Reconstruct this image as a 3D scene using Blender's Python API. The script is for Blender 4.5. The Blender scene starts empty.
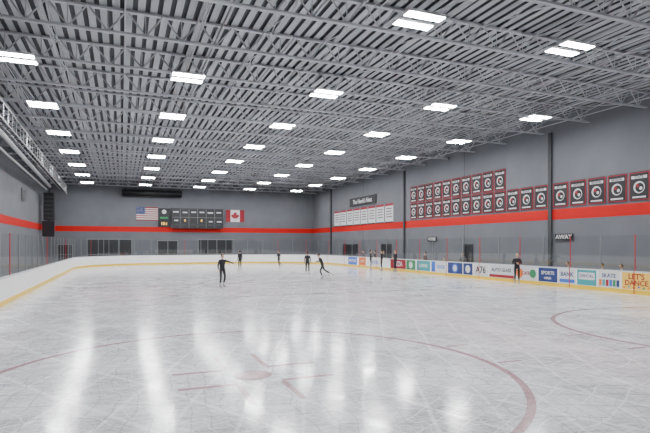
import bpy, bmesh, math, random
from mathutils import Vector, Matrix
random.seed(4)
S=bpy.context.scene
COL=S.collection
# ---------------------------------------------------------------- materials
def mat(name,col,rough=.6,metal=0,emis=0,noise=0,nscale=3,spec=.5):
    m=bpy.data.materials.new(name); m.use_nodes=True
    nt=m.node_tree; b=nt.nodes['Principled BSDF']
    c=(*col,1)
    b.inputs['Base Color'].default_value=c
    b.inputs['Roughness'].default_value=rough
    b.inputs['Metallic'].default_value=metal
    b.inputs['Specular IOR Level'].default_value=spec
    if emis:
        b.inputs['Emission Color'].default_value=c
        b.inputs['Emission Strength'].default_value=emis
    if noise:
        tc=nt.nodes.new('ShaderNodeTexCoord'); n=nt.nodes.new('ShaderNodeTexNoise')
        n.inputs['Scale'].default_value=nscale; n.inputs['Detail'].default_value=5
        r=nt.nodes.new('ShaderNodeMapRange')
        r.inputs['To Min'].default_value=1-noise; r.inputs['To Max'].default_value=1+noise
        r.inputs['From Min'].default_value=.3; r.inputs['From Max'].default_value=.7
        mx=nt.nodes.new('ShaderNodeVectorMath'); mx.operation='SCALE'
        mx.inputs[0].default_value=col
        nt.links.new(tc.outputs['Object'],n.inputs['Vector'])
        nt.links.new(n.outputs['Fac'],r.inputs['Value'])
        nt.links.new(r.outputs['Result'],mx.inputs['Scale'])
        nt.links.new(mx.outputs['Vector'],b.inputs['Base Color'])
    return m
M={}
M['wall']=mat('grey_wall_paint',(.13,.136,.152),.75,noise=.07,nscale=.6)
M['wall_dk']=mat('dark_grey_column',(.035,.037,.042),.6)
M['red']=mat('red_wall_stripe',(.50,.009,.007),.6,spec=.2)
M['floor']=mat('rubber_floor',(.09,.09,.095),.8,noise=.2,nscale=6)
M['deck']=mat('galvanised_deck',(.37,.38,.405),.5,.1,noise=.12,nscale=.8)
M['deck_shade']=mat('painted_flute_shadow',(.05,.052,.06),.8)  # shadow inside the recessed deck flutes, painted in as a darker colour
M['steel']=mat('painted_joist_steel',(.46,.47,.50),.5,.1)
M['steel_dk']=mat('dark_steel',(.04,.04,.045),.5,.3)
M['pipe']=mat('grey_pipe',(.2,.2,.21),.5,.2)
M['white']=mat('white_board',(.82,.82,.82),.35,noise=.04,nscale=3)
M['yellow']=mat('yellow_kickplate',(.75,.50,.03),.4)
M['cap']=mat('board_cap_rail',(.55,.57,.60),.4)
M['alu']=mat('aluminium_post',(.20,.21,.22),.4,.5)
M['redpost']=mat('red_post',(.42,.01,.015),.4)
M['black']=mat('black_cloth',(.007,.007,.009),.6)
M['blackgl']=mat('black_panel',(.012,.012,.015),.3)
M['doordk']=mat('dark_door_glazing',(.016,.017,.02),.3)
M['bred']=mat('banner_red',(.28,.008,.02),.7)
M['bwhite']=mat('banner_white',(.62,.62,.62),.7)
M['navy']=mat('navy',(.012,.03,.15),.5)
M['blue']=mat('blue',(.03,.12,.5),.5)
M['teal']=mat('teal',(.03,.28,.30),.5)
M['green']=mat('green',(.02,.22,.08),.5)
M['orange']=mat('orange',(.75,.16,.008),.5)
M['adyellow']=mat('ad_yellow',(.80,.50,.08),.5)
M['duct']=mat('light_duct',(.5,.51,.52),.4,.2)
M['led']=mat('led_panel',(.975,.985,1),.5,emis=140)
M['housing']=mat('lamp_housing',(.7,.7,.7),.4)
M['ledtxt']=mat('score_led',(1,.55,.1),.5,emis=1.5)
M['skin']=mat('skin',(.45,.26,.18),.55)
M['hairb']=mat('brown_hair',(.03,.016,.01),.6)
M['hairy']=mat('blond_hair',(.25,.14,.06),.6)
M['cloth1']=mat('dark_jacket',(.009,.009,.012),.8)
M['cloth2']=mat('charcoal_trousers',(.009,.009,.011),.8)
M['cloth3']=mat('maroon_jacket',(.07,.01,.015),.8)
M['cloth4']=mat('grey_jacket',(.09,.09,.10),.8)
M['cloth5']=mat('blue_jacket',(.02,.06,.2),.8)
M['boot']=mat('skate_boot',(.3,.28,.25),.4)
M['blade']=mat('skate_blade',(.6,.6,.62),.2,1)
M['lip']=mat('lips',(.4,.12,.1),.5)
M['wood']=mat('bench_wood',(.35,.22,.12),.5,noise=.2,nscale=8)
g=bpy.data.materials.new('rink_glass'); g.use_nodes=True
nt=g.node_tree; nt.nodes.clear()
o=nt.nodes.new('ShaderNodeOutputMaterial'); mx=nt.nodes.new('ShaderNodeMixShader')
t=nt.nodes.new('ShaderNodeBsdfTransparent'); t.inputs[0].default_value=(.94,.96,.95,1)
gl=nt.nodes.new('ShaderNodeBsdfGlossy'); gl.inputs['Roughness'].default_value=.03
mx.inputs[0].default_value=.08
nt.links.new(t.outputs[0],mx.inputs[1]); nt.links.new(gl.outputs[0],mx.inputs[2]); nt.links.new(mx.outputs[0],o.inputs[0])
M['glass']=g
def icemat(name,tint,amt):
    m=bpy.data.materials.new(name); m.use_nodes=True; nt=m.node_tree; b=nt.nodes['Principled BSDF']; L=nt.links.new
    tc=nt.nodes.new('ShaderNodeTexCoord')
    n1=nt.nodes.new('ShaderNodeTexNoise'); n1.inputs['Scale'].default_value=.6; n1.inputs['Detail'].default_value=11; n1.inputs['Roughness'].default_value=.78
    L(tc.outputs['Object'],n1.inputs['Vector'])
    cr=nt.nodes.new('ShaderNodeValToRGB')
    cr.color_ramp.elements[0].position=.38; cr.color_ramp.elements[0].color=(.38,.385,.41,1)
    cr.color_ramp.elements[1].position=.62; cr.color_ramp.elements[1].color=(.74,.745,.76,1)
    L(n1.outputs['Fac'],cr.inputs['Fac'])
    last=cr.outputs['Color']
    def over(src,f0,f1,amount,col):
        nonlocal last
        r=nt.nodes.new('ShaderNodeMapRange'); r.inputs['From Min'].default_value=f0; r.inputs['From Max'].default_value=f1
        r.inputs['To Max'].default_value=amount
        L(src,r.inputs['Value'])
        mm=nt.nodes.new('ShaderNodeMixRGB'); mm.inputs[2].default_value=col
        L(r.outputs['Result'],mm.inputs[0]); L(last,mm.inputs[1]); last=mm.outputs[0]
    for k,(sc,rot,dist,c,am) in enumerate([(.35,.4,6,1,.5),(.6,1.9,9,0,.6),(.27,2.7,7,1,.5),(.8,1.2,14,1,.5),(1.1,.1,16,0,.6),(1.3,2.3,20,1,.5),(2.1,.9,26,0,.5),(2.4,2.9,30,1,.5)]):
        mp=nt.nodes.new('ShaderNodeMapping'); mp.inputs['Rotation'].default_value=(0,0,rot)
        w=nt.nodes.new('ShaderNodeTexWave'); w.inputs['Scale'].default_value=sc; w.inputs['Distortion'].default_value=dist
        w.inputs['Detail'].default_value=2; w.inputs['Detail Scale'].default_value=.35
        L(tc.outputs['Object'],mp.inputs['Vector']); L(mp.outputs['Vector'],w.inputs['Vector'])
        over(w.outputs['Fac'],.98,1,am,(.92,.92,.93,1) if c else (.26,.26,.29,1))
    for rot,sx,sy in ((.5,1.2,16),(2.0,1.0,14),(1.2,1.5,20),(2.8,2.5,26),(0.,1.6,11)):
        mp=nt.nodes.new('ShaderNodeMapping'); mp.inputs['Rotation'].default_value=(0,0,rot); mp.inputs['Scale'].default_value=(sx,sy,1)
        n=nt.nodes.new('ShaderNodeTexNoise'); n.inputs['Scale'].default_value=1.5; n.inputs['Detail'].default_value=5
        L(tc.outputs['Object'],mp.inputs['Vector']); L(mp.outputs['Vector'],n.inputs['Vector'])
        over(n.outputs['Fac'],.61,.71,.6,(.93,.93,.94,1))
    t=nt.nodes.new('ShaderNodeMixRGB'); t.inputs[0].default_value=amt; t.inputs[2].default_value=(*tint,1)
    L(last,t.inputs[1]); L(t.outputs[0],b.inputs['Base Color'])
    n2=nt.nodes.new('ShaderNodeTexNoise'); n2.inputs['Scale'].default_value=2; n2.inputs['Detail'].default_value=10; n2.inputs['Roughness'].default_value=.8
    L(tc.outputs['Object'],n2.inputs['Vector'])
    r=nt.nodes.new('ShaderNodeMapRange'); r.inputs['From Min'].default_value=.38; r.inputs['From Max'].default_value=.62
    r.inputs['To Min'].default_value=.06; r.inputs['To Max'].default_value=.22
    L(n2.outputs['Fac'],r.inputs['Value']); L(r.outputs['Result'],b.inputs['Roughness'])
    b.inputs['IOR'].default_value=1.40
    n3=nt.nodes.new('ShaderNodeTexNoise'); n3.inputs['Scale'].default_value=6; n3.inputs['Detail'].default_value=6
    L(tc.outputs['Object'],n3.inputs['Vector'])
    bp=nt.nodes.new('ShaderNodeBump'); bp.inputs['Strength'].default_value=.08; bp.inputs['Distance'].default_value=.02
    L(n3.outputs['Fac'],bp.inputs['Height']); L(bp.outputs['Normal'],b.inputs['Normal'])
    return m
M['ice']=icemat('ice_surface',(1,1,1),0)
M['icered']=icemat('ice_red_paint',(.28,.07,.09),.68)
M['iceblue']=icemat('ice_blue_paint',(.16,.2,.34),.35)
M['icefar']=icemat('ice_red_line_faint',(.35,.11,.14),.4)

# ---------------------------------------------------------------- builder
class B:
    def __init__(s): s.bm=bmesh.new(); s.ms=[]
    def mi(s,m):
        m=M[m]
        if m not in s.ms: s.ms.append(m)
        return s.ms.index(m)
    def face(s,vs,m):
        f=s.bm.faces.new([s.bm.verts.new(v) for v in vs]); f.material_index=s.mi(m); return f
    def box(s,x0,x1,y0,y1,z0,z1,m):
        v=[s.bm.verts.new(p) for p in [(x0,y0,z0),(x1,y0,z0),(x1,y1,z0),(x0,y1,z0),(x0,y0,z1),(x1,y0,z1),(x1,y1,z1),(x0,y1,z1)]]
        i=s.mi(m)
        for q in [(3,2,1,0),(4,5,6,7),(0,1,5,4),(1,2,6,5),(2,3,7,6),(3,0,4,7)]:
            f=s.bm.faces.new([v[k] for k in q]); f.material_index=i
    def tube(s,pts,rad,m,n=6):
        i=s.mi(m); rings=[]
        pts=[Vector(p) for p in pts]
        if not hasattr(rad,'__len__'): rad=[rad]*len(pts)
        for k,p in enumerate(pts):
            d=(pts[min(k+1,len(pts)-1)]-pts[max(k-1,0)]).normalized()
            a=d.cross(Vector((0,0,1)) if abs(d.z)<.9 else Vector((1,0,0))).normalized(); b=d.cross(a)
            rings.append([s.bm.verts.new(p+(a*math.cos(2*math.pi*j/n)+b*math.sin(2*math.pi*j/n))*rad[k]) for j in range(n)])
        for k in range(len(rings)-1):
            for j in range(n):
                f=s.bm.faces.new([rings[k][j],rings[k][(j+1)%n],rings[k+1][(j+1)%n],rings[k+1][j]]); f.material_index=i; f.smooth=n>5
        f=s.bm.faces.new(rings[0][::-1]); f.material_index=i
        f=s.bm.faces.new(rings[-1]); f.material_index=i
    def ball(s,c,r,m,seg=14,ring=10):
        i=s.mi(m)
        ret=bmesh.ops.create_uvsphere(s.bm,u_segments=seg,v_segments=ring,radius=1)
        mt=Matrix.Translation(c)@Matrix.Diagonal((*r,1))
        fs=set()
        for v in ret['verts']:
            v.co=mt@v.co
            fs.update(v.link_faces)
        for f in fs: f.material_index=i; f.smooth=True
        return ret['verts']
    def obj(s,name,parent=None,mw=None):
        me=bpy.data.meshes.new(name); s.bm.normal_update()
        bmesh.ops.recalc_face_normals(s.bm,faces=s.bm.faces[:])
        s.bm.to_mesh(me); s.bm.free()
        for m in s.ms: me.materials.append(m)
        return link(name,me,parent,mw)
def link(name,me,parent=None,mw=None):
    ob=bpy.data.objects.new(name,me); COL.objects.link(ob)
    if mw is not None: ob.matrix_world=mw
    if parent: ob.parent=parent
    return ob
def empty(name,mw=None):
    return link(name,None,None,mw)
def wallframe(loc,face):
    X,Z={'R':((0,-1,0),(-1,0,0)),'F':((1,0,0),(0,-1,0)),'L':((0,1,0),(1,0,0))}[face]
    m=Matrix.Identity(4)
    for i in range(3):
        m[i][0]=X[i]; m[i][1]=(0,0,1)[i]; m[i][2]=Z[i]; m[i][3]=loc[i]
    return m
tcache={}
def text(name,s,size,m,parent,x,y,z=.03,sx=1):
    key=(s,size,m,sx)
    if key not in tcache:
        c=bpy.data.curves.new(name,'FONT'); c.body=s; c.size=size; c.align_x='CENTER'; c.align_y='CENTER'; c.extrude=.004; c.offset=size*.018
        c.resolution_u=3; c.materials.append(M[m]); tcache[key]=c
    ob=bpy.data.objects.new(name,tcache[key]); COL.objects.link(ob); ob.parent=parent
    ob.location=(x,y,z); ob.scale=(sx,1,1)
    return ob

# ---------------------------------------------------------------- dimensions
XL,XR,YF,YN,H=-8.3,25.5,69.0,-6.0,10.3
CX=8.86; BL,BR,BF,BN=-4.1,21.85,60.4,-0.6; CR=8.5
# ---------------------------------------------------------------- shell
b=B(); b.box(XL-.3,XR+.3,YN-.3,YF+.3,-.3,-.02,'floor'); b.obj('floor')
for nm,a in {'wall_right':(XR,XR+.3,YN,YF),'wall_left':(XL-.3,XL,YN,YF),'wall_far':(XL-.3,XR+.3,YF,YF+.3),'wall_near':(XL-.3,XR+.3,YN-.3,YN)}.items():
    b=B(); b.box(a[0],a[1],a[2],a[3],-.02,H+.15,'wall'); b.obj(nm)
b=B(); per=.4; x=XL; prof=[]; pm=[]
while x<XR:
    prof+= [(x,H),(x+.24,H),(x+.26,H+.09),(x+.38,H+.09)]; pm+=['deck','deck_shade','deck_shade','deck_shade']; x+=per
prof.append((XR+.1,H)); 
vs0=[b.bm.verts.new((p[0],YN,p[1])) for p in prof]; vs1=[b.bm.verts.new((p[0],YF,p[1])) for p in prof]
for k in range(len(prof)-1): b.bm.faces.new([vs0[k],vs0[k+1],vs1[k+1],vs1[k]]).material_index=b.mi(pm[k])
b.box(XL,XR,YN,YF,H+.12,H+.3,'deck')
b.obj('ceiling')
z0,z1=3.85,4.5
b=B(); b.box(XR-.015,XR,YN,YF,z0,z1,'red'); b.obj('trim_1')
b=B(); b.box(XL,XR-.015,YF-.015,YF,z0,z1,'red'); b.obj('trim_2')
b=B(); b.box(XL,XL+.015,YN,YF-.015,z0,z1,'red'); b.obj('trim_3')
for y in (7,25.1,43.3,62):
    b=B(); b.box(XR-.14,XR-.02,y-.13,y+.13,-.02,H-.9,'wall_dk'); b.box(XR-.2,XR-.02,y-.25,y+.25,-.02,.1,'wall_dk'); b.obj('wall_column')
for y in (16,34,52.5):
    b=B(); b.box(XR-.006,XR-.001,y-.025,y+.025,-.02,H-.3,'wall_dk'); b.obj('trim_4')
# ---------------------------------------------------------------- joists
b=B(); zb,zt=9.42,H-.03
J0,J1=XL+.01,XR-.01
b.box(J0,J1,-.08,.08,zt-.08,zt,'steel')
for s_ in (-.075,.015): b.box(J0,J1,s_,s_+.06,zb,zb+.08,'steel')
n=28; w=(J1-J0)/n
for k in range(n):
    xa=J0+k*w
    b.tube([(xa+.03,0,zt-.05),(xa+w/2,0,zb+.04)],.03,'steel',4)
    b.tube([(xa+w/2,0,zb+.04),(xa+w-.03,0,zt-.05)],.03,'steel',4)
    b.tube([(xa+w/2,0,zb+.04),(xa+w/2,0,zt-.05)],.018,'steel',4)
roof=empty('roof_joist_system')
jm=None; joistY=[]
y=22.2-3.5*7
while y<YF: 
    joistY.append(y)
    if jm is None: ob=b.obj('joist',roof); jm=ob.data
    else: ob=link('joist',jm,roof)
    ob.location=(0,y,0); y+=3.5
for kx,x in enumerate([XL+1.2+2.4*i for i in range(14)]):
    b=B(); b.tube([(x,YN+.05,zb+.09),(x,YF-.05,zb+.09)],.026,'steel',4); b.tube([(x,YN+.05,zt-.09),(x,YF-.05,zt-.09)],.026,'steel',4)
    for ya in joistY[:-1]:
        b.tube([(x,ya,zb+.09),(x,ya+3.5,zt-.09)],.022,'steel',4); b.tube([(x,ya,zt-.09),(x,ya+3.5,zb+.09)],.022,'steel',4)
    b.obj('bridging',roof)
for x in (3.2,15.7):
    b=B(); b.tube([(x,YN+.05,zb+.35),(x,YF-.05,zb+.35)],.035,'pipe',8); b.obj('sprinkler_main',roof)
# ---------------------------------------------------------------- lights
b=B()
for s in (-1,1):
    yc=s*.34
    b.box(-.66,.66,yc-.20,yc+.20,-.05,.03,'housing')
    b.box(-.63,.63,yc-.17,yc+.17,-.06,-.051,'led')
b.box(-.5,-.44,-.4,.4,.03,.055,'housing'); b.box(.44,.5,-.4,.4,.03,.055,'housing')
lob=b.obj('ceiling_light'); lm=lob.data
first=True
for r in range(-2,7):
    for k in range(-2,3):
        if first: ob=lob; first=False
        else: ob=link('ceiling_light',lm)
        yy=22.2+7*r
        if r==-1: yy=13.85
        if r==-2: yy=6.6
        ob.location=(CX+6.28*k-(.2 if r==-1 else 0),yy,zb-.06)
# ---------------------------------------------------------------- ice + boards path
def rpath(off,ns=14):
    pts=[]
    for cx,cy,a0 in ((BR-CR,BF-CR,0),(BL+CR,BF-CR,90),(BL+CR,BN+CR,180),(BR-CR,BN+CR,270)):
        for k in range(ns+1):
            a=math.radians(a0+90*k/ns); pts.append(Vector((cx+(CR+off)*math.cos(a),cy+(CR+off)*math.sin(a),0)))
    return pts
b=B(); P=rpath(.02)
top=[b.bm.verts.new((p.x,p.y,0)) for p in P]; bot=[b.bm.verts.new((p.x,p.y,-.02)) for p in P]
i=b.mi('ice'); b.bm.faces.new(top).material_index=i
for k in range(len(P)): b.bm.faces.new([bot[k],bot[(k+1)%len(P)],top[(k+1)%len(P)],top[k]]).material_index=i
b.obj('ice_sheet')
rink=empty('dasher_boards')
prof=[(0,0,'yellow'),(0,.2,'white'),(.015,.21,'white'),(.015,1.0,'cap'),(-.01,1.0,'cap'),(-.01,1.06,'cap'),(.11,1.06,'cap'),(.11,1.0,'white'),(.09,1.0,'white'),(.09,-.019,'white')]
b=B(); loops=[]
for (of,z,_) in prof: loops.append([b.bm.verts.new((p.x,p.y,z)) for p in rpath(of+.02)])
for a in range(len(prof)-1):
    for k in range(len(P)):
        f=b.bm.faces.new([loops[a][k],loops[a][(k+1)%len(P)],loops[a+1][(k+1)%len(P)],loops[a+1][k]]); f.material_index=b.mi(prof[a][2])
b.obj('board_panels',rink)
GP=rpath(.07); seglen=[(GP[(k+1)%len(GP)]-GP[k]).length for k in range(len(GP))]
GT=2.72
b=B()
for k in range(len(GP)):
    p,q=GP[k],GP[(k+1)%len(GP)]
    if min(p.y,q.y)<5 and not abs(p.x-q.x)<.01: continue
    b.face([(p.x,p.y,1.07),(q.x,q.y,1.07),(q.x,q.y,GT),(p.x,p.y,GT)],'glass')
b.obj('glass_panels',rink)
b=B(); s=0; nextp=0; cnt=0
for k in range(len(GP)):
    p,q=GP[k],GP[(k+1)%len(GP)]; L=seglen[k]
    while nextp<s+L:
        pt=p.lerp(q,(nextp-s)/L)
        if pt.y>7.4:
            cnt+=1
            red=(pt.x>20 and cnt%2==0) or (pt.x<=20 and cnt%6==0)
            w=.016 if red else .022
            b.box(pt.x-w,pt.x+w,pt.y-w,pt.y+w,1.06,GT+.03,'redpost' if red else 'alu')
            if red and pt.x>20: b.box(pt.x-.075,pt.x-.065,pt.y-.022,pt.y+.022,0.02,1.06,'redpost')
        nextp+=1.83
    s+=L
b.obj('glass_posts',rink)
b=B(); b.box(BL-.26,BL-.14,18.9,19.05,-.02,2.95,'steel_dk'); b.box(BL-.22,BL-.18,17.0,19,2.85,2.92,'steel_dk'); b.box(BL-.26,BL-.14,16.95,17.1,-.02,2.95,'steel_dk')
b.box(BL-.26,BL-.14,20.6,20.75,-.02,2.95,'steel_dk'); b.obj('gate_frame',rink)
# ---------------------------------------------------------------- ice markings
def ring(name,cx,cy,r,w,m,hash_=False,dot=.33):
    b=B(); n=96; z=.004
    for k in range(n):
        a,c=2*math.pi*k/n,2*math.pi*(k+1)/n
        b.face([(cx+(r-w)*math.cos(a),cy+(r-w)*math.sin(a),z),(cx+r*math.cos(a),cy+r*math.sin(a),z),(cx+r*math.cos(c),cy+r*math.sin(c),z),(cx+(r-w)*math.cos(c),cy+(r-w)*math.sin(c),z)],m)
    def rc(x0,x1,y0,y1): b.face([(x0,y0,z),(x1,y0,z),(x1,y1,z),(x0,y1,z)],m)
    if dot: b.face([(cx+dot*math.cos(2*math.pi*k/24),cy+dot*math.sin(2*math.pi*k/24),z) for k in range(24)],m)
    if hash_:
        for sx in (-1,1):
            for sy in (-1,1):
                xa,ya=cx+sx*.38,cy+sy*.5
                rc(min(xa,xa+sx*.95),max(xa,xa+sx*.95),ya-.06,ya+.06)
                y0_,y1_=sorted((ya+sy*.0601,ya+sy*1.15))
                rc(xa-.05,xa+.05,y0_,y1_)
                ya=cy+sy*.85
                rc(min(cx+sx*(r+.01),cx+sx*(r+.6)),max(cx+sx*(r+.01),cx+sx*(r+.6)),ya-.04,ya+.04)
    b.obj(name)
for cy in (8.86,50.9):
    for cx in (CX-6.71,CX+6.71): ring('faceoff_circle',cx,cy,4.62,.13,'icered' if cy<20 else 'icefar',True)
ring('center_circle',CX,29.9,4.57,.08,'icefar',False,.15)
for cy in (23.8,36):
    for cx in (CX-6.71,CX+6.71):
        b=B(); b.face([(cx+.3*math.cos(k*.2618),cy+.3*math.sin(k*.2618),.004) for k in range(24)],'icefar'); b.obj('faceoff_spot')
for nm,y,w,m in (('blue_line',22.3,.3,'iceblue'),('blue_line',37.5,.3,'iceblue'),('center_red_line',29.9,.3,'icefar'),('goal_line',57.0,.06,'icefar')):
    b=B(); e=0 if y<50 else 1.0
    b.face([(BL+.05+e,y-w/2,.0025),(BR-.05-e,y-w/2,.0025),(BR-.05-e,y+w/2,.0025),(BL+.05+e,y+w/2,.0025)],m); b.obj(nm)
# ---------------------------------------------------------------- banners
def disc(b,cx,cy,r,m,z,n=20,ry=None):
    ry=ry or r; b.face([(cx+r*math.cos(2*math.pi*k/n),cy+ry*math.sin(2*math.pi*k/n),z) for k in range(n)],m)
b=B(); W,Hh=1.16,1.5
b.box(-W/2,W/2,-Hh/2,Hh/2,0,.02,'bred')
b.box(-W/2+.06,W/2-.06,-Hh/2+.06,Hh/2-.06,.02,.026,'black')
b.box(-W/2+.14,W/2-.14,.40,.55,.026,.03,'bwhite')
b.box(-W/2+.2,W/2-.2,-.62,-.54,.026,.03,'bwhite')
disc(b,0,-.06,.32,'bwhite',.028); disc(b,.03,-.08,.25,'black',.031); disc(b,-.09,.03,.10,'bred',.034); disc(b,.1,-.12,.09,'bwhite',.034)
b.box(-.5,.5,-Hh/2-.02,-Hh/2+.01,0,.03,'black'); b.box(-.5,.5,Hh/2-.01,Hh/2+.02,0,.03,'black')
bo=b.obj('championship_banner'); bm_=bo.data; first=True
def addb(y,z):
    global first
    mw=wallframe((XR-.04,y,z),'R')
    if first: bo.matrix_world=mw; first=False; o=bo
    else: o=link('championship_banner',bm_,None,mw)
    text('lettering',random.choice(['STATE','REGION','LEAGUE']),.18,'black',o,0,.475,.034)
for k in range(13):
    y=41.6-1.31*k; addb(y,5.38)
    if k<10: addb(y,6.95)
for k in range(10): addb(24.3-1.31*k,5.38)
b=B(); b.box(-.85,.85,-.95,.95,0,.02,'bwhite'); b.box(-.85,.85,.72,.96,.02,.025,'bred'); b.box(-.85,.85,-1.0,-.88,.02,.025,'black')
for k in range(4): b.box(-.6,.6,.4-.28*k,.5-.28*k,.02,.024,'steel_dk')
wm=b.obj('white_banner',None,wallframe((XR-.04,60,5.5),'R'))
for k in range(1,8): link('white_banner',wm.data,None,wallframe((XR-.04,60-1.95*k,5.5),'R'))
b=B(); b.box(-3.4,3.4,-.5,.5,0,.05,'black'); o=b.obj('arena_name_sign',None,wallframe((XR-.06,52.6,7.2),'R'))
text('lettering','The Hawk\'s Nest',.7,'bwhite',o,0,0,.06)
def wsign(s,y,z,w,h,size):
    b=B(); b.box(-w/2,w/2,-h/2,h/2,0,.05,'black'); o=b.obj('team_bench_sign',None,wallframe((XR-.06,y,z),'R')); text('lettering',s,size,'bwhite',o,0,0,.06,1.1)
wsign('AWAY',24.0,2.74,1.4,.42,.38); wsign('HOME',38.5,2.74,1.4,.42,.38)
# ---------------------------------------------------------------- far wall things
b=B()
b.box(-3.3,3.3,-1.25,1.25,0,.3,'blackgl')
b.box(-3.35,3.35,1.2,1.3,0,.32,'steel_dk'); b.box(-3.35,3.35,-1.3,-1.2,0,.32,'steel_dk')
for sx in (-2.2,-1.1,0,1.1,2.2): b.box(sx-.02,sx+.02,-1.2,1.2,.3,.31,'alu')
b.box(-3.2,3.2,.1,.14,.3,.31,'alu')
for x,y,w_,m_ in ((-2.75,.8,.7,'bwhite'),(-1.6,.75,.6,'cap'),(-.5,.8,.6,'bwhite'),(.55,.8,.6,'cap'),(1.65,.75,.7,'bwhite'),(2.75,.8,.6,'cap'),(-2.7,-.3,.5,'bwhite'),(1.7,-.4,.5,'cap'),(2.8,-.4,.6,'bwhite')):
    b.box(x-w_/2,x+w_/2,y-.08,y+.08,.3,.315,m_)
for (x,y,w,h) in ((-2.2,-.85,1.6,.3),(2.2,-.85,1.6,.3),(0,-.85,1.8,.3)): b.box(x-w/2,x+w/2,y-h/2,y+h/2,.3,.315,'steel_dk')
o=b.obj('scoreboard',None,wallframe((9.2,YF-.32,5.65),'F'))
text('home_score','0',.4,'ledtxt',o,-1.6,-.3,.33); text('guest_score','0',.4,'ledtxt',o,.5,-.3,.33)
b=B(); b.box(-.75,.75,-1.2,1.2,0,.05,'blackgl'); disc(b,0,.75,.28,'bwhite',.06); b.box(-.5,.5,-.15,.1,.05,.06,'green'); b.box(-.55,.55,-1.05,-.5,.05,.06,'black')
o=b.obj('clock_display',None,wallframe((5.05,YF-.06,5.7),'F')); text('clock','15:1',.5,'ledtxt',o,0,-.78,.07)
b=B(); 
for k in range(13):
    b.box(-1.3,1.3,-.85+k*1.7/13,-.85+(k+1)*1.7/13,0,.02,'bred' if k%2==0 else 'bwhite')
b.box(-1.3,-.25,-.85+6*1.7/13,.851,.0,.025,'navy')
for r in range(5):
    for c in range(6):
        cx=-1.2+c*.17; cy=.0+r*.17+.06
        pts=[]
        for k in range(10):
            a=math.pi/2+k*math.pi/5; rr=.05 if k%2==0 else .02; pts.append((cx+rr*math.cos(a),cy+rr*math.sin(a),.03))
        b.face(pts,'bwhite')
b.obj('american_flag',None,wallframe((3.0,YF-.05,6.15),'F'))
b=B(); b.box(-1.25,-.62,-.8,.8,0,.02,'bred'); b.box(.62,1.25,-.8,.8,0,.02,'bred'); b.box(-.62,.62,-.8,.8,0,.02,'bwhite')
half=[(0,.62),(.12,.38),(.24,.44),(.2,.12),(.36,.26),(.4,.16),(.56,.18),(.5,.02),(.58,-.04),(.3,-.26),(.34,-.36),(.03,-.32),(.03,-.6)]
leaf=[(x,y,.025) for x,y in half]+[(-x,y,.025) for x,y in half[::-1][:-1]]
b.face(leaf,'bred'); b.obj('canadian_flag',None,wallframe((14.25,YF-.05,6.1),'F'))
for n_,(x0,x1,zt_) in enumerate(((-3.9,1.1,2.85),(4.3,6.7,2.7),(9.4,14.0,2.85),(-7.2,-5.6,2.2))):
    b=B(); b.box(x0,x1,YF-.06,YF-.001,-.02,zt_,'doordk')
    b.box(x0-.1,x0,YF-.1,YF-.001,-.02,zt_+.1,'alu'); b.box(x1,x1+.1,YF-.1,YF-.001,-.02,zt_+.1,'alu'); b.box(x0,x1,YF-.1,YF-.001,zt_,zt_+.1,'alu')
    k=x0+1.2
    while k<x1-.3: b.box(k-.03,k+.03,YF-.09,YF-.001,-.02,zt_,'alu'); k+=1.2
    b.box(x0,x1,YF-.09,YF-.001,1.0,1.06,'alu')
    b.obj('door_%d'%(n_+1))
for n_,(y0,y1) in enumerate(((46,48),(54,58),(33.0,33.9))):
    b=B(); b.box(XR-.05,XR-.001,y0,y1,-.02,2.2,'doordk'); b.box(XR-.09,XR-.001,y0-.1,y0,-.02,2.3,'wall_dk'); b.box(XR-.09,XR-.001,y1,y1+.1,-.02,2.3,'wall_dk'); b.box(XR-.09,XR-.001,y0,y1,2.2,2.3,'wall_dk')
    b.box(XR-.08,XR-.05,y0+.1,y0+.16,1.0,1.2,'alu'); b.obj('door_%d'%(n_+5))
b=B(); b.tube([(0,YF-.5,8.75),(7.2,YF-.5,8.75)],.38,'black',10); 
for k in range(7): b.tube([(.4+k*1.07,YF-.5,8.3),(.4+k*1.07,YF-.5,zb-.02)],.02,'steel_dk',4)
b.tube([(0,YF-.5,8.3),(7.2,YF-.5,8.3)],.06,'steel_dk',6); b.obj('rolled_safety_netting')
b=B(); b.box(-7.9,-6.9,62.7,63.8,4.9,7.9,'black'); b.box(-8.0,-6.8,62.5,62.7,3.1,4.8,'blackgl')
for k in range(6): b.box(-7.85,-6.95,62.66,62.7,5.1+k*.45,5.25+k*.45,'steel_dk')
b.tube([(-7.4,63.3,7.9),(-7.4,63.3,9.4)],.05,'steel_dk'); b.tube([(-7.4,63.2,4.9),(-7.4,62.9,4.7)],.1,'steel_dk'); b.obj('hanging_air_unit')
for y,z in ((36.0,6.2),(52,6.2)):
    b=B(); b.box(XL+.02,XL+.1,y,y+1.4,z,z+1.1,'alu')
    for k in range(7): b.box(XL+.1,XL+.12,y+.1,y+1.3,z+.1+k*.14,z+.17+k*.14,'steel_dk')
    b.obj('wall_vent')
b=B(); b.tube([(-6.35,8,8.75),(-6.45,34,8.7),(-7.15,61.5,8.45)],.15,'duct',10)
b.tube([(-6.95,8,8.3),(-7.0,34,8.3),(-7.45,61.5,8.1)],.08,'duct',8)
b.obj('white_duct_pipe')
b=B(); A=Vector((-5.0,8,9.3)); Z=Vector((-6,67,9.05)); n=48
for off,mm in (((0,0,0),'duct'),((0,0,-.85),'duct'),((-.7,0,-.35),'duct')):
    o_=Vector(off); b.tube([A+o_,Z+o_],.045,mm,4)
for k in range(n):
    p=A.lerp(Z,k/n); q=A.lerp(Z,(k+1)/n)
    b.tube([p,p+Vector((0,0,-.85))],.026,'duct',4); b.tube([p+Vector((0,0,-.85)),q+Vector((-.7,0,-.35))],.02,'steel_dk',4); b.tube([p,p+Vector((-.7,0,-.35))],.02,'steel_dk',4)
b.obj('lattice_truss')
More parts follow.
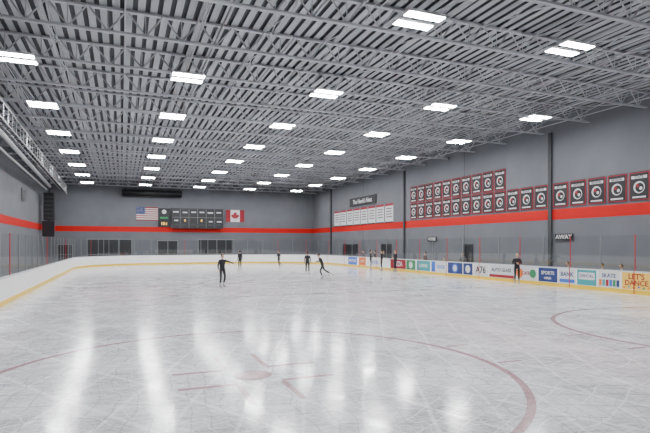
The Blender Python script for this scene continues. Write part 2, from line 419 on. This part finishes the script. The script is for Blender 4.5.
# ---------------------------------------------------------------- adverts
def ad(y0,y1,bg,draw=None,txt=None):
    w=y1-y0; b=B(); b.box(-w/2,w/2,-.385,.385,0,.008,bg)
    if draw: draw(b,w)
    o=b.obj('board_advert',rink,wallframe((BR+.032-.003,(y0+y1)/2,.605),'R'))
    for (s,sz,m,x,y) in (txt or []): text('lettering',s,sz,m,o,x,y,.012)
def d1(b,w):
    for k in range(6): disc(b,-w/2+.12+k*(w-.24)/5,-.31+.04*(k%2),.05,['orange','teal','bred','blue','green','orange'][k],.01)
ad(15.8,17.25,'adyellow',d1,[("LET'S",.36,'bred',0,.19),("DANCE",.34,'bred',0,-.1)])
ad(14.0,15.7,'teal',None,[("ICE",.4,'bwhite',0,0)])
def d2(b,w):
    for k in range(6): b.box(-w/2+.06+k*w/6.3,-w/2+.06+k*w/6.3+.15,-.33,-.02,.008,.012,['orange','teal','bred','blue','green','navy'][k])
ad(17.35,18.55,'bwhite',d2,[("SKATE",.27,'navy',0,.17)])
ad(18.65,19.8,'teal',lambda b,w:b.box(-w/2+.1,w/2-.1,-.1,.26,.008,.012,'bwhite'),[("DENTAL",.22,'navy',0,.08)])
ad(19.9,21.0,'bwhite',lambda b,w:b.box(-w/2+.06,w/2-.06,-.33,-.15,.008,.012,'blue'),[("BANK",.32,'navy',0,.1)])
ad(21.1,22.45,'navy',None,[("SPORTS",.27,'bwhite',0,.1),("rehab",.22,'bwhite',0,-.17)])
ad(22.55,24.3,'bwhite',lambda b,w:(disc(b,-.5,0,.28,'orange',.01),disc(b,.55,0,.25,'green',.01)),[("CAFE",.28,'bred',0,0)])
ad(24.4,26.6,'cap',lambda b,w:b.box(-w/2,w/2,-.385,-.2,.008,.012,'bred'),[("AUTO GLASS",.3,'black',0,.08)])
ad(26.7,28.2,'bwhite',None,[("A76",.6,'black',0,0)])
ad(28.3,29.3,'navy',lambda b,w:disc(b,0,0,.26,'bwhite',.01))
ad(29.4,31.1,'navy',lambda b,w:(disc(b,0,0,.34,'blue',.01),disc(b,0,0,.22,'bwhite',.012)))
ad(31.2,33.2,'bwhite',lambda b,w:b.box(-w/2,-w/4,-.385,.385,.008,.012,'blue'),[("RIVER",.38,'blue',.25,0)])
ad(33.4,35.3,'teal',None,[("LAWN",.4,'bwhite',0,0)])
ad(35.5,36.9,'green',lambda b,w:disc(b,0,0,.28,'bwhite',.01))
ad(37.0,39.6,'bred',None,[("PIZZA",.55,'bwhite',0,0)])
ad(41.5,43.5,'bwhite',None,[("HOTEL",.4,'blue',0,0)])
ad(44.5,46.0,'orange',None,[("GYM",.4,'bwhite',0,0)])
ad(46.5,48.6,'blue',None,[("MOTORS",.4,'bwhite',0,0)])
for y0,y1 in ((14,23.5),(31,40)):
    b=B(); b.box(23.0,23.4,y0,y1,.42,.47,'wood')
    b.box(23.5,23.55,y0,y1,.6,.9,'wood')
    k=y0+.3
    while k<y1: b.box(23.05,23.35,k-.03,k+.03,-.02,.42,'steel_dk'); b.box(23.35,23.5,k-.03,k+.03,.3,.36,'steel_dk'); b.box(23.47,23.52,k-.03,k+.03,.3,.9,'steel_dk'); k+=1.8
    b.obj('player_bench')
# ---------------------------------------------------------------- people
def person(name,loc,rot,pose=None,top='cloth1',leg='cloth2',hair='hairb',scale=1,skates=True):
    J=dict(pelvis=(0,0,1.0),waist=(0,.0,1.12),chest=(0,.0,1.32),neck=(0,.01,1.47),hd=(0,-.005,1.56),
      shL=(.165,0,1.41),elL=(.22,.02,1.15),wrL=(.22,-.06,.92),shR=(-.165,0,1.41),elR=(-.22,.02,1.15),wrR=(-.22,-.06,.92),
      hipL=(.09,0,.95),knL=(.105,-.03,.55),anL=(.11,.02,.17),hipR=(-.09,0,.95),knR=(-.105,-.03,.55),anR=(-.11,.02,.17))
    J.update(pose or {})
    J={k:Vector(v) for k,v in J.items()}
    names=list(J); idx={n:i for i,n in enumerate(names)}
    R=dict(pelvis=(.15,.11),waist=(.125,.095),chest=(.15,.105),neck=(.055,.055),hd=(.05,.05),shL=(.062,.062),elL=(.043,.043),wrL=(.028,.028),
      hipL=(.09,.09),knL=(.06,.06),anL=(.045,.045))
    E=[('pelvis','waist'),('waist','chest'),('chest','neck'),('neck','hd'),('chest','shL'),('shL','elL'),('elL','wrL'),('chest','shR'),('shR','elR'),('elR','wrR'),
       ('pelvis','hipL'),('hipL','knL'),('knL','anL'),('pelvis','hipR'),('hipR','knR'),('knR','anR')]
    me=bpy.data.meshes.new('tmp'); me.from_pydata([J[n] for n in names],[(idx[a],idx[c]) for a,c in E],[])
    tmp=bpy.data.objects.new('tmp',me); COL.objects.link(tmp)
    tmp.modifiers.new('s','SKIN'); sv=me.skin_vertices[0].data
    for n in names:
        r=R.get(n) or R[n[:-1]+'L']; sv[idx[n]].radius=r; sv[idx[n]].use_root=(n=='pelvis')
    sm=tmp.modifiers.new('u','SUBSURF'); sm.levels=2; sm.render_levels=2
    dg=bpy.context.evaluated_depsgraph_get(); ev=bpy.data.meshes.new_from_object(tmp.evaluated_get(dg))
    bpy.data.objects.remove(tmp)
    b=B(); b.bm.from_mesh(ev)
    def segd(p,a,c):
        ab=c-a; t=max(0,min(1,(p-a).dot(ab)/ab.length_squared)); return (p-(a+ab*t)).length
    it,il,isk=b.mi(top),b.mi(leg),b.mi('skin')
    for f in b.bm.faces:
        p=f.calc_center_median(); f.smooth=True
        e=min(E,key=lambda e:segd(p,J[e[0]],J[e[1]]))
        f.material_index= il if e[1][:2] in('hi','kn','an') else isk if e[1]=='hd' else it
    h=J['hd']+Vector((0,-.012,.085))
    b.ball(h,(.073,.09,.112),'skin',16,12)
    vs=b.ball(h+Vector((0,.018,.022)),(.083,.092,.108),hair,16,12)
    for v in vs:
        l=v.co-h
        if l.y<-.045 and l.z<.05: v.co.y=h.y-.03; 
    b.ball(h+Vector((0,.10,.03)),(.035,.035,.035),hair,8,6)
    b.ball(h+Vector((0,-.092,-.015)),(.012,.018,.02),'skin',8,6)
    for s_ in (-1,1):
        b.ball(h+Vector((.03*s_,-.079,.005)),(.012,.008,.007),'bwhite',8,6); b.ball(h+Vector((.03*s_,-.086,.005)),(.006,.004,.006),'black',6,5)
        b.ball(h+Vector((.078*s_,.0,-.01)),(.01,.02,.03),'skin',8,6)
    b.ball(h+Vector((0,-.078,-.055)),(.024,.01,.007),'lip',8,6)
    for s_,e_,w_ in ((1,'elL','wrL'),(-1,'elR','wrR')):
        d=(J[w_]-J[e_]).normalized(); W_=J[w_]
        up=Vector((0,0,1)) if abs(d.z)<.8 else Vector((0,-1,0))
        sd=d.cross(up).normalized(); nm=sd.cross(d).normalized()
        b.tube([W_-d*.02,W_+d*.03,W_+d*.085],[.024,.034,.03],'skin',8)
        for k,(o_,ln) in enumerate(((-.027,.06),(-.009,.072),(.009,.068),(.027,.052))):
            p0=W_+d*.078+sd*o_; p1=p0+d*ln*.55; p2=p1+(d*.8-nm*.5*s_).normalized()*ln*.5
            b.tube([p0,p1,p2],[.0095,.0085,.006],'skin',6)
        p0=W_+d*.035-sd*.025; b.tube([p0,p0+(d*.5-sd*.8).normalized()*.035,p0+(d*.9-sd*.6).normalized()*.065],[.011,.01,.007],'skin',6)
    for a_,k_ in (('anL','knL'),('anR','knR')):
        a=J[a_]; sh=(a-J[k_]).normalized()
        fw=Vector((0,-1,0)); fw=(fw-sh*fw.dot(sh)).normalized()
        base=a+sh*(.065)
        b.tube([a-sh*.09,a-sh*.03,a+sh*.035],[.05,.052,.045],'boot' if skates else 'black',10)
        b.tube([base-fw*.07,base,base+fw*.09,base+fw*.17],[.036,.042,.04,.028],'boot' if skates else 'black',8)
        if skates:
            sd=sh.cross(fw)
            c0=base+sh*.03
            for (f0,f1,s0,s1,hw,mm) in ((-.09,.2,.045,.075,.004,'blade'),(-.07,-.03,.0,.05,.01,'black'),(.09,.14,.0,.05,.01,'black')):
                vv=[c0+fw*f+sh*q+sd*hw*t for t in(-1,1) for f,q in((f0,s0),(f1,s0),(f1,s1),(f0,s1))]
                V=[b.bm.verts.new(v) for v in vv]; i_=b.mi(mm)
                for q in ((0,1,2,3),(7,6,5,4),(0,4,5,1),(1,5,6,2),(2,6,7,3),(3,7,4,0)): b.bm.faces.new([V[k] for k in q]).material_index=i_
    zmin=min(v.co.z for v in b.bm.verts)
    mw=Matrix.Translation((loc[0],loc[1],loc[2]-zmin*scale))@Matrix.Rotation(math.radians(rot),4,'Z')@Matrix.Scale(scale,4)
    return b.obj(name,None,mw)
armsout=dict(elL=(.42,-.03,1.34),wrL=(.64,-.08,1.24),elR=(-.24,.02,1.16),wrR=(-.27,-.06,.94),knL=(.12,-.08,.57),anL=(.12,.05,.2),knR=(-.11,-.06,.56),anR=(-.12,.0,.17))
stride=dict(pelvis=(0,.03,.92),waist=(0,-.02,1.04),chest=(0,-.12,1.22),neck=(0,-.19,1.36),hd=(0,-.24,1.44),shL=(.165,-.15,1.31),shR=(-.165,-.15,1.31),
  elL=(.3,-.3,1.14),wrL=(.3,-.5,1.1),elR=(-.32,.06,1.14),wrR=(-.42,.2,1.0),hipL=(.09,.03,.88),knL=(.12,-.16,.52),anL=(.1,-.02,.17),hipR=(-.09,.03,.88),knR=(-.2,.22,.56),anR=(-.3,.6,.34))
glide=dict(elL=(.36,-.1,1.26),wrL=(.5,-.25,1.15),elR=(-.36,.05,1.26),wrR=(-.55,.05,1.2),knL=(.11,-.1,.56),anL=(.1,.03,.17),knR=(-.14,.12,.6),anR=(-.16,.42,.42))
folded=dict(elL=(.25,-.02,1.18),wrL=(.02,-.2,1.2),elR=(-.25,-.02,1.18),wrR=(-.02,-.2,1.15))
seated={k:(v[0],v[1],v[2]-.42) for k,v in dict(pelvis=(0,0,1.0),waist=(0,0,1.12),chest=(0,-.02,1.32),neck=(0,-.02,1.47),hd=(0,-.04,1.56),shL=(.165,-.02,1.41),shR=(-.165,-.02,1.41),
  elL=(.22,-.06,1.16),elR=(-.22,-.06,1.16),wrL=(.12,-.28,1.1),wrR=(-.12,-.28,1.1),hipL=(.09,0,.97),hipR=(-.09,0,.97),knL=(.12,-.42,.95),knR=(-.12,-.42,.95)).items()}
seated.update(anL=(.12,-.42,.12),anR=(-.12,-.42,.12))
person('figure_skater',(4.9,27.0,0),20,armsout)
person('figure_skater',(9.75,45.1,0),200,None,scale=.97)
person('figure_skater',(13.4,45.3,0),-70,glide,scale=.95)
person('figure_skater',(12.8,35.8,0),160,None,scale=.98)
person('figure_skater',(12.05,30.9,0),-95,stride,top='cloth1')
person('figure_skater',(20.6,40.9,0),60,folded)
person('figure_skater',(21.0,39.6,0),-110,None)
person('figure_skater',(21.0,37.2,0),-90,folded,hair='hairy')
person('figure_skater',(21.2,23.4,0),-30,folded,hair='hairy')
person('spectator',(22.6,35.2,-.02),-90,None,top='cloth3',skates=False)
person('spectator',(22.6,44.0,-.02),-90,folded,skates=False)
person('spectator',(22.5,46.3,-.02),-90,None,skates=False,top='cloth4')
person('spectator',(22.5,30.2,-.02),-60,None,top='cloth4',skates=False,hair='hairy')
person('spectator',(22.5,42.0,-.02),-60,None,top='cloth1',skates=False)
for y,c in ((18.3,'cloth5'),(19.4,'cloth1'),(21.6,'cloth3'),(33.4,'cloth1')):
    person('seated_spectator',(23.2,y,-.02),-90,seated,top=c,skates=False)
# ---------------------------------------------------------------- world & camera
w=bpy.data.worlds.new('World'); S.world=w; w.use_nodes=True
w.node_tree.nodes['Background'].inputs[0].default_value=(.5,.55,.6,1); w.node_tree.nodes['Background'].inputs[1].default_value=.2
cam=bpy.data.cameras.new('camera'); co=bpy.data.objects.new('camera',cam); COL.objects.link(co)
cam.lens=28.36; cam.sensor_width=36; cam.shift_y=.0423; cam.clip_end=300
co.location=(0,0,2.31); co.rotation_euler=(math.radians(90),0,math.radians(-21.63))
S.camera=co
